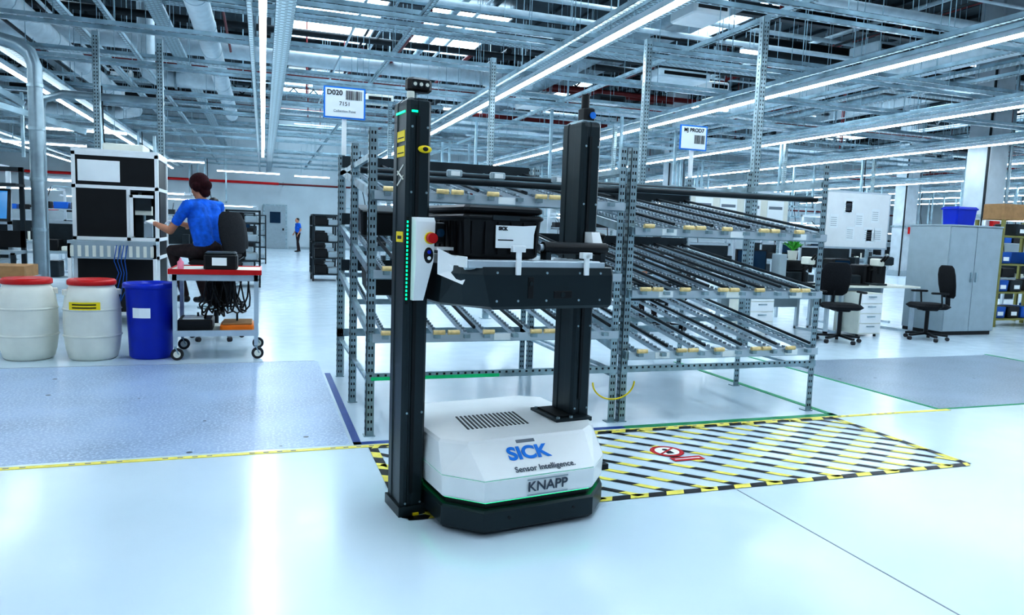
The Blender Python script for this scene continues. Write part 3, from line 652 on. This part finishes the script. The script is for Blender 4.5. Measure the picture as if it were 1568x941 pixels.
# ------------------------------------------------------------ workstations
def workstation(mon=True,red=False):
    m=M(); W=1.6
    for x in (0,W-.05):
        m.bx(x,x+.05,.6,.65,0,2.05,ALU); m.bx(x,x+.05,0,.05,0,.74,ALU); m.bx(x,x+.05,0,.65,.02,.06,ALU); m.bx(x,x+.05,.0,.65,2.0,2.05,ALU)
    m.bx(-.02,W+.02,-.05,.72,.74,.78,GREYP); m.bx(0,W,.6,.64,1.25,1.3,ALU); m.bx(.03,W-.03,.36,.62,1.5,1.52,GREYP); m.bx(0,W,.6,.64,2.0,2.05,ALU)
    m.bx(.2,W-.2,.1,.2,1.99,2.02,LAMPW); m.bx(.18,W-.18,.08,.22,2.02,2.06,ALU)
    m.bx(.05,W-.05,.625,.63,.8,1.25,DGREY)
    if mon:
        m.bx(.75,1.3,.45,.49,.98,1.32,BLACK); m.bx(.77,1.28,.445,.45,1.0,1.3,GLASS); m.bx(1.0,1.05,.49,.6,1.1,1.16,BLACK)
    for k in range(5): m.rbox(.1+k*.28,.33+k*.28,.38,.6,1.521,1.64,[BLACK,BLUE2,BLACK,DGREY,RED if red else BLACK][k],.01)
    m.rbox(.1,.5,.15,.5,.78,.98,BLACK,.02); m.rbox(.55,.7,.1,.3,.781,.86,OFFW,.01); m.bx(.1,.6,.1,.55,.3,.32,GREYP); m.rbox(.12,.5,.12,.5,.321,.6,DGREY,.02)
    m.rbox(1.35,1.5,.2,.45,.781,1.05,DGREY,.01); m.cyl((.9,.2,.78),(.9,.2,1.0),.03,OFFW); m.tube([(.3,.6,1.9),(.3,.35,1.7),(.32,.3,1.2)],.01,BLACK,5)
    return make('workstation_bench',m)
ws=workstation(); ws.location=(-4.9,11.2,0)
ws2=workstation(False,True); ws2.location=(5.6,11.6,0)
ws2.name='workstation_bench'
for x,y,rz in [(-3.9,14.5,0),(-6.6,14.5,0),(-3.2,19,0),(-6.2,20,0),(-2.9,24,0),(-6,26,0),(-2.6,15.9,90),(-1.8,31,0),(7.8,12.5,0),(3.0,20,0),(5.5,22,0),(3.4,27,0),(7,28,0),(10,18,0),(13,20,0),(11,27,0),(16,20,0),(19,22,0),(23,24,0),(18,30,0),(24,31,0),(30,26,0),(12.5,14,0),(15,11.2,0),(21,17,0),(26,18,0),(33,32,0),(3.6,13.5,0),(6.2,15,0),(9,22,0)]:
    inst(ws if rnd.random()<.3 else ws2,(x,y,0),rz)

def office_chair(h=.48,high=False):
    m=M()
    for k in range(5):
        a=2*math.pi*k/5+.3; c,s_=math.cos(a),math.sin(a)
        m.beam((0,0,.1),(.29*c,.29*s_,.075),.045,.03,BLACK); m.cyl((.29*c-.02*s_,.29*s_+.02*c,.028),(.29*c+.02*s_,.29*s_-.02*c,.028),.028,RUB,seg=12)
    m.cyl((0,0,.08),(0,0,h-.06),.028,BLACK); m.cyl((0,0,.2),(0,0,h-.08),.018,STEEL)
    m.rbox(-.12,.12,-.1,.1,h-.08,h-.05,BLACK,.02)
    m.rbox(-.24,.24,-.24,.24,h-.05,h+.03,BLACKM,.06)
    m.beam((-.2,0,h-.05),(-.29,0,h+.02),.06,.02,BLACK); m.beam((-.29,0,h),(-.27,0,h+.3),.06,.02,BLACK)
    T=m.T; m.T=Matrix.Translation((-.26,0,h+.36))@RY(8)
    rings=[]
    for j,(zz,w,dd) in enumerate([(-.24,.14,.02),(-.2,.19,.035),(-.05,.22,.04),(.1,.22,.04),(.2,.19,.035),(.24,.14,.02)]):
        rings.append([(dd*math.cos(t_)*1.0+.12*(w*math.sin(t_))**2*3,w*math.sin(t_),zz) for t_ in [2*math.pi*q/20 for q in range(20)]])
    m.loft(rings,BLACKM,True); m.T=T
    if high:
        m.tube([(.2*math.cos(2*math.pi*q/20),.2*math.sin(2*math.pi*q/20),.38) for q in range(21)],.012,STEEL,6)
        for a in (0,2.1,4.2): m.beam((0,0,.38),(.2*math.cos(a),.2*math.sin(a),.38),.015,.015,STEEL)
    else:
        for s_ in (-1,1):
            m.tube([(-.05,s_*.2,h-.03),(-.05,s_*.28,h+.0),(-.03,s_*.28,h+.18)],.014,BLACK,6); m.rbox(-.13,.12,s_*.28-.03,s_*.28+.03,h+.18,h+.21,BLACK,.015)
    return m
ch=make('office_chair',office_chair(.52),(7.72,8.1,0),250)
inst(ch,(9.4,8.15,0),160,'office_chair')
STX,STY=-.60,9.25
make('swivel_work_chair',office_chair(.91,True),(STX+.07,STY-.02,0),142)

# ------------------------------------------------------------ desks, cabinets on the right
def desk(w,d):
    m=M(); m.bx(0,w,0,d,.72,.75,OFFW)
    for x in (.03,w-.08): m.bx(x,x+.05,.05,.1,0,.72,ALU); m.bx(x,x+.05,d-.1,d-.05,0,.72,ALU); m.bx(x,x+.05,.05,d-.05,.0,.04,ALU)
    m.bx(.08,w-.08,d-.1,d-.08,.35,.7,GREYP); return m
def microscope(x,y,z):
    m.rbox(x-.1,x+.1,y-.12,y+.14,z,z+.03,DGREY,.01); m.beam((x,y+.1,z+.03),(x,y+.1,z+.38),.04,.04,BLACK); m.rbox(x-.06,x+.06,y-.08,y+.13,z+.3,z+.42,OFFW,.02)
    m.cyl((x,y-.03,z+.3),(x,y-.03,z+.18),.035,BLACK,.025); m.cyl((x-.03,y-.08,z+.38),(x-.03,y-.16,z+.46),.018,BLACK); m.cyl((x+.03,y-.08,z+.38),(x+.03,y-.16,z+.46),.018,BLACK); m.cyl((x-.06,y+.1,z+.25),(x+.06,y+.1,z+.25),.025,BLACK)
m=desk(1.6,.8); m.bx(.2,.75,.55,.59,.9,1.25,BLACK); m.bx(.42,.5,.57,.62,.75,.95,BLACK); m.bx(.35,.6,.5,.7,.75,.765,BLACK); m.bx(.22,.73,.545,.55,.92,1.23,GLASS)
m.rbox(1.05,1.5,.45,.75,.751,.93,DGREY,.03); m.rbox(1.1,1.45,.5,.72,.93,1.1,BLACK,.03); m.bx(.2,.65,.2,.34,.751,.77,BLACK); m.rbox(.0,.18,.2,.4,.751,.83,OFFW,.01)
microscope(1.3,.25,.751); m.rbox(.8,.93,.3,.5,.751,1.2,GREYP,.01)
make('desk',m,(6.6,8.75,0))
m=desk(1.55,.8); m.rbox(.1,.65,.3,.7,.751,.9,DGREY,.03); m.rbox(.75,1.2,.35,.72,.751,1.06,BLACK,.03); m.bx(.2,.6,.1,.25,.751,.77,BLACK)
m.rbox(.15,.5,.4,.65,.9,1.15,BLACK,.03); m.bx(.18,.47,.39,.4,.95,1.12,GLASS); m.rbox(1.0,1.3,.3,.6,1.06,1.2,DGREY,.03); microscope(.85,.2,.751)
make('desk',m,(8.35,8.75,0))
m=M(); m.bx(0,.42,0,.5,.04,.66,OFFW)
for k in range(4): m.bx(.01,.41,-.012,0,.06+k*.15,.195+k*.15,WHITE); m.bx(.14,.28,-.03,-.012,.15+k*.15,.165+k*.15,STEEL)
for x in (.03,.37):
    for y in (.05,.45): m.cyl((x,y,0),(x,y,.045),.02,BLACK)
dp=make('drawer_pedestal',m,(8.46,8.5,0)); inst(dp,(6.72,8.8,0),0,'drawer_pedestal')
def cabinet(w=1.1,h=1.72,d=.75):
    m=M(); m.bx(0,w,0,d,.06,h,GREYP); m.bx(.02,w-.02,.02,d,0,.06,BLACK); m.bx(-.01,w+.01,-.02,d+.01,h,h+.025,GREYP)
    m.bx(.01,w/2-.005,-.018,0,.07,h-.01,GREYP); m.bx(w/2+.005,w-.01,-.018,0,.07,h-.01,GREYP); m.bx(w/2-.005,w/2+.005,-.004,0,.07,h,BLACK)
    m.bx(w/2-.07,w/2-.04,-.035,-.018,.85,1.0,STEEL); m.bx(w/2+.04,w/2+.07,-.035,-.018,.85,1.0,STEEL); return m
cb=make('metal_cabinet',cabinet(),(10.12,8.5,0),bevel=.003)
m=M(); m.rbox(-.22,.22,-.15,.15,0,.3,BLUE,.02,.02); m.rbox(-.23,.23,-.16,.16,.25,.28,BLUE,.01); make('blue_crate',m,(10.75,8.9,1.746))
m=M(); m.rbox(-.25,.25,-.2,.2,0,.28,CARD,.003); m.bx(-.25,.25,-.02,.02,.28,.282,OFFW); make('cardboard_box',m,(12.6,9.55,1.905))
m=M(); m.lathe((0,0,.0),[(.06,0),(.08,.14),(.085,.15),(.07,.15)],OFFW,16)
for k in range(26):
    a=rnd.uniform(0,6.28); t_=rnd.uniform(.3,1.1); L=rnd.uniform(.15,.28); p=Vector((0,0,.14)); q=p+Vector((math.cos(a)*math.sin(t_),math.sin(a)*math.sin(t_),math.cos(t_)))*L; n=Vector((-math.sin(a),math.cos(a),0))*.025
    mid=(p+q)/2+Vector((0,0,.03)); m.add([p,mid+n,q,mid-n],[(0,1,2,3)],LEAF)
make('potted_plant',m,(7.88,9.36,1.101))
OLV=mat('olive_shelf_post',(.25,.24,.08),.5)
m=M(); 
for x in (0,1.4):
    for y in (0,.5): m.bx(x,x+.05,y,y+.05,0,1.9,OLV)
for j,z in enumerate((.12,.6,1.1,1.6)):
    m.bx(0,1.45,0,.55,z,z+.03,OLV)
    for k in range(4):
        if (j+k)%4!=3: m.rbox(.07+k*.34,.36+k*.34,.05,.5,z+.031,z+.24,[BLUE2,BLACK,BLUE2,DGREY][(j*2+k)%4],.02,.01); m.bx(.14+k*.34,.28+k*.34,.045,.052,z+.08,z+.15,PAPER)
sh=make('bin_shelf',m,(12.3,9.3,0)); inst(sh,(13.9,9.6,0),0,'bin_shelf')
m=M(); m.bx(0,1.5,0,.03,1.3,2.3,ALU); m.bx(.03,1.47,-.005,0,1.33,2.27,WHITE)
for i in range(9):
    x=.1+rnd.uniform(0,1.1); z=1.4+rnd.uniform(0,.6); m.bx(x,x+.18,-.008,-.005,z,z+.24,PAPER)
    for q in range(5): m.bx(x+.02,x+.15,-.009,-.008,z+.04+q*.035,z+.046+q*.035,GREYINK)
for x in (.05,1.42): m.bx(x,x+.04,0,.04,0,1.3,ALU); m.bx(x,x+.04,-.25,.25,0,.04,ALU)
make('whiteboard',m,(9.15,10.2,0))
m=M(); m.bx(0,2.1,0,.03,1.5,2.25,OFFW); m.bx(0,2.1,-.01,0,2.2,2.26,ALU)
for i in range(4): m.bx(.15+i*.5,.5+i*.5,-.006,0,1.6,2.1,PAPER); m.bx(.18+i*.5,.47+i*.5,-.008,-.006,1.95,2.0,GREYINK)
for x in (.05,1.0,2.0): m.bx(x,x+.04,0,.04,0,1.5,ALU)
make('notice_board',m,(6.9,10.9,0))
m=M()
for x in (0,.66):
    for y in (0,.76): m.bx(x,x+.04,y,y+.04,.1,1.65,DGREY); m.cyl((x+.0,y+.02,.05),(x+.04,y+.02,.05),.05,RUB)
for z in (.15,.55,.95,1.35,1.62): m.bx(0,.7,0,.8,z,z+.03,DGREY)
for z in (.18,.58,.98,1.38): m.rbox(.06,.36,.05,.7,z,z+.22,BLACK,.02); m.rbox(.38,.64,.05,.7,z,z+.15,[OFFW,GREYP][int(z*10)%2],.02)
tr=make('component_trolley',m,(1.15,18.5,0))
for p in [(1.3,21.5,0),(-.6,26,0),(-.9,20.5,0),(1.6,25,0),(-.75,16.5,0)]: inst(tr,p,0,'component_trolley')

# ------------------------------------------------------------ people
def person(name,loc,rz,J,colr,voxel=.009,scale=1):
    """J joints in local frame: forward +X, left +Y"""
    V=lambda p:Vector(p)
    prims=[]; C=lambda l,a,b,ra,rb_:prims.append(('c',l,V(a),V(b),ra,rb_)); E=lambda l,c,r:prims.append(('e',l,V(c),r))
    pel,ch_,nk,hd=map(V,(J['pelvis'],J['chest'],J['neck'],J['head']))
    E('pants',pel,(.125,.165,.11)); 
    C('shirt',pel+V((0,.06,.05)),ch_+V((0,.075,0)),.105,.115); C('shirt',pel+V((0,-.06,.05)),ch_+V((0,-.075,0)),.105,.115)
    C('shirt',ch_+V((0,.08,.0)),ch_+V((0,.09,.1)),.11,.085); C('shirt',ch_+V((0,-.08,.0)),ch_+V((0,-.09,.1)),.11,.085)
    C('shirt',ch_,nk-V((0,0,.03)),.1,.065)
    C('skin',nk-V((0,0,.03)),hd-V((.01,0,.06)),.052,.05)
    for s,S in (('L',1),('R',-1)):
        sh,el,wr=V(J['sh'+s]),V(J['el'+s]),V(J['wr'+s])
        C('shirt',nk+V((0,S*.03,-.03)),sh,.055,.06)
        mid=sh.lerp(el,.62); C('shirt',sh,mid,.062,.052); C('skin',mid,el,.043,.039)
        C('skin',el,el.lerp(wr,.35),.039,.038); C('skin',el.lerp(wr,.35),wr,.038,.025)
        H=colr.get('hand','skin')
        d=V(J['hd'+s]).normalized() if 'hd'+s in J else (wr-el).normalized()
        n=V(J.get('n'+s,(0,0,-1))); n=(n-d*n.dot(d)).normalized(); sd=d.cross(n).normalized()
        if sd.dot(V((0,-S,0)))<0 and abs(sd.y)>.2: sd=-sd
        for o,L in ((-.03,.07),(-.01,.078),(.01,.08),(.028,.076)): C(H,wr+sd*o*.5+d*.01,wr+sd*o+d*L,.014,.0125)
        for o,L in ((-.031,.05),(-.011,.064),(.0105,.07),(.03,.062)):
            a=wr+sd*o+d*.082; b_=a+(d*.85+n*.45).normalized()*L*.5; c_=b_+(d*.5+n*.85).normalized()*L*.5
            C(H,a,b_,.0098,.009); C(H,b_,c_,.009,.0078)
        a=wr+sd*.022+d*.025; b_=a+(sd*.75+d*.6+n*.2).normalized()*.038; c_=b_+(sd*.25+d*.85+n*.35).normalized()*.032
        C(H,a,b_,.0125,.0105); C(H,b_,c_,.0105,.0085)
        hp,kn,an=V(J['hp'+s]),V(J['kn'+s]),V(J['an'+s])
        C('pants',hp,kn,.088,.06); C('pants',kn,kn.lerp(an,.35),.06,.058); C('pants',kn.lerp(an,.35),an,.058,.043)
        f=V(J.get('foot',(1,0,0)))
        C('shoe',an-V((.03,0,.045)),an+f*.15-V((0,0,.055)),.038,.032); C('shoe',an-V((0,0,.02)),an+f*.07-V((0,0,.045)),.042,.038)
    hz_=colr.get('headyaw',0); R=Matrix.Rotation(math.radians(hz_),3,'Z')@Matrix.Rotation(math.radians(colr.get('headpitch',0)),3,'Y')
    def h(p): return hd+R@V(p)
    E('skin',h((.0,0,.01)),(.092,.074,.105)); E('skin',h((.03,0,-.05)),(.06,.055,.058))
    C('skin',h((.088,0,.01)),h((.105,0,-.02)),.009,.013); C('skin',h((.082,.012,-.052)),h((.082,-.012,-.052)),.009,.009); C('skin',h((.07,0,-.088)),h((.07,.0,-.085)),.018,.018)
    for S in (1,-1): E('skin',h((-.005,S*.077,-.005)),(.018,.009,.03)); C('skin',h((.083,S*.015,.035)),h((.076,S*.045,.036)),.008,.007)
    if colr.get('cap'):
        E('hair',h((-.018,0,.045)),(.112,.096,.105)); C('hair',h((-.06,0,.02)),h((-.1,0,-.01)),.074,.06); C('hair',h((-.03,.05,.0)),h((-.03,-.05,0)),.06,.06); C('hair',h((-.05,.0,-.03)),h((-.07,0,-.08)),.06,.05)
    else:
        E('hair',h((-.02,0,.035)),(.09,.08,.088)); C('hair',h((-.05,.0,-.01)),h((-.055,0,-.05)),.05,.035)
        if colr.get('long'): C('hair',h((-.06,0,-.03)),h((-.09,0,-.2)),.06,.035)
    m=M()
    for p in prims:
        if p[0]=='c':
            _,l,a,b_,ra,rb_=p
            if (b_-a).length>1e-4: m.cyl(a,b_,ra,SKIN,rb_,seg=14)
            m.ell(a,ra,SKIN,12,8); m.ell(b_,rb_,SKIN,12,8)
        else: m.ell(p[2],p[3],SKIN,20,14,R if p[1] in('hair','skin') else None)
    o=make(name+'_tmp',m); md=o.modifiers.new('r','REMESH'); md.mode='VOXEL'; md.voxel_size=voxel
    sm=o.modifiers.new('s','SMOOTH'); sm.iterations=2; sm.factor=.5
    dg=bpy.context.evaluated_depsgraph_get(); me=bpy.data.meshes.new_from_object(o.evaluated_get(dg)); bpy.data.objects.remove(o)
    me.name=name; me.materials.clear()
    labs=['skin','shirt','pants','hair','shoe','glove']
    mm={'skin':SKIN,'shirt':colr['shirt'],'pants':NAVY,'hair':colr.get('hairm',HAIR),'shoe':SHOE,'glove':GLOVE}
    for l in labs: me.materials.append(mm[l])
    n=len(me.polygons); ce=np.empty(n*3); me.polygons.foreach_get('center',ce); ce=ce.reshape(-1,3)
    best=np.full(n,1e9); lab=np.zeros(n,int)
    Ri=np.array(R.transposed())
    for p in prims:
        if p[0]=='c':
            a=np.array(p[2]);d=np.array(p[3])-a;dd=max(d@d,1e-9); t_=np.clip(((ce-a)@d)/dd,0,1)
            ds=np.linalg.norm(ce-a-t_[:,None]*d,axis=1)-(p[4]+(p[5]-p[4])*t_)
        else:
            q=(ce-np.array(p[2])); 
            if p[1] in('hair','skin'): q=q@Ri.T
            ds=(np.linalg.norm(q/np.array(p[3]),axis=1)-1)*min(p[3])
        k=ds<best; best[k]=ds[k]; lab[k]=labs.index(p[1])
    me.polygons.foreach_set('material_index',lab); me.polygons.foreach_set('use_smooth',np.ones(n,bool)); me.update()
    ob=bpy.data.objects.new(name,me); col.objects.link(ob); ob.location=loc; ob.rotation_euler=(0,0,math.radians(rz)); ob.scale=(scale,)*3
    m=M()
    for S in (1,-1): m.ell(h((.079,S*.031,.018)),(.012,.014,.011),EYE); m.ell(h((.089,S*.031,.018)),(.004,.006,.006),HAIR)
    m.ell(h((.088,0,-.052)),(.004,.02,.004),RED)
    make('eyes',m,parent=ob)
    return ob
def sit(s,lean=.05,**k):
    J=dict(pelvis=(0,0,s+.11),chest=(lean,0,s+.40),neck=(lean*1.6,0,s+.60),head=(lean*2+.03,0,s+.745),
      shL=(lean*1.4,.19,s+.55),shR=(lean*1.4,-.19,s+.55),hpL=(.02,.09,s+.08),hpR=(.02,-.09,s+.08),knL=(.44,.12,s+.07),knR=(.44,-.12,s+.07),
      anL=(.40,.11,s-.36),anR=(.36,-.11,s-.36),elL=(.2,.25,s+.3),elR=(.2,-.25,s+.3),wrL=(.42,.15,s+.36),wrR=(.42,-.15,s+.36))
    J.update(k); return J
S0=.85
person('seated_worker',(STX,STY,0),132,sit(S0,.06,elL=(.26,.27,1.13),wrL=(.46,.30,1.20),elR=(.26,-.22,1.13),wrR=(.48,.0,1.21),nL=(0,-.3,-1),nR=(0,.3,-1),anL=(.27,.1,.46),anR=(.2,-.1,.44)),
   dict(shirt=SHIRT,hand='glove',hairm=MAROON,cap=True,headyaw=5,headpitch=18),.006,1.12)
person('seated_worker',(-.62,12.6,0),160,sit(.9,.06),dict(shirt=SHIRT,hairm=HAIR,headpitch=12),.01)
make('swivel_work_chair',office_chair(.84,True),(-.56,12.6,0),160)
person('seated_worker',(-4.2,10.5,0),80,sit(.5,.08),dict(shirt=SHIRT,hairm=HAIR,headpitch=12),.01)
make('office_chair',office_chair(.44),(-4.2,10.45,0),80)
person('seated_worker',(5.75,9.55,0),100,sit(.55,.12),dict(shirt=SHIRT2,hairm=HAIR,headpitch=22,long=True),.009)
make('office_chair',office_chair(.49),(5.75,9.5,0),100)
st=dict(pelvis=(0,0,.93),chest=(.01,0,1.2),neck=(.01,0,1.42),head=(.04,0,1.565),shL=(0,.19,1.37),shR=(0,-.19,1.37),hpL=(0,.085,.9),hpR=(0,-.085,.9),
  knL=(.05,.09,.5),knR=(-.03,-.09,.5),anL=(.04,.1,.09),anR=(-.12,-.1,.1),elL=(-.04,.25,1.1),elR=(-.03,-.25,1.1),wrL=(.1,.24,.88),wrR=(.12,-.2,.92))
person('standing_man',(1.64,37.7,0),200,st,dict(shirt=SHIRT,hairm=HAIR),.012)

# ------------------------------------------------------------ world + view
w=bpy.data.worlds.new('world'); sc.world=w; w.use_nodes=True
w.node_tree.nodes['Background'].inputs[0].default_value=(.58,.79,1,1); w.node_tree.nodes['Background'].inputs[1].default_value=.3
sc.view_settings.view_transform='Standard'
try: sc.view_settings.look='High Contrast'
except Exception as e: print(e)
sc.view_settings.exposure=-.08
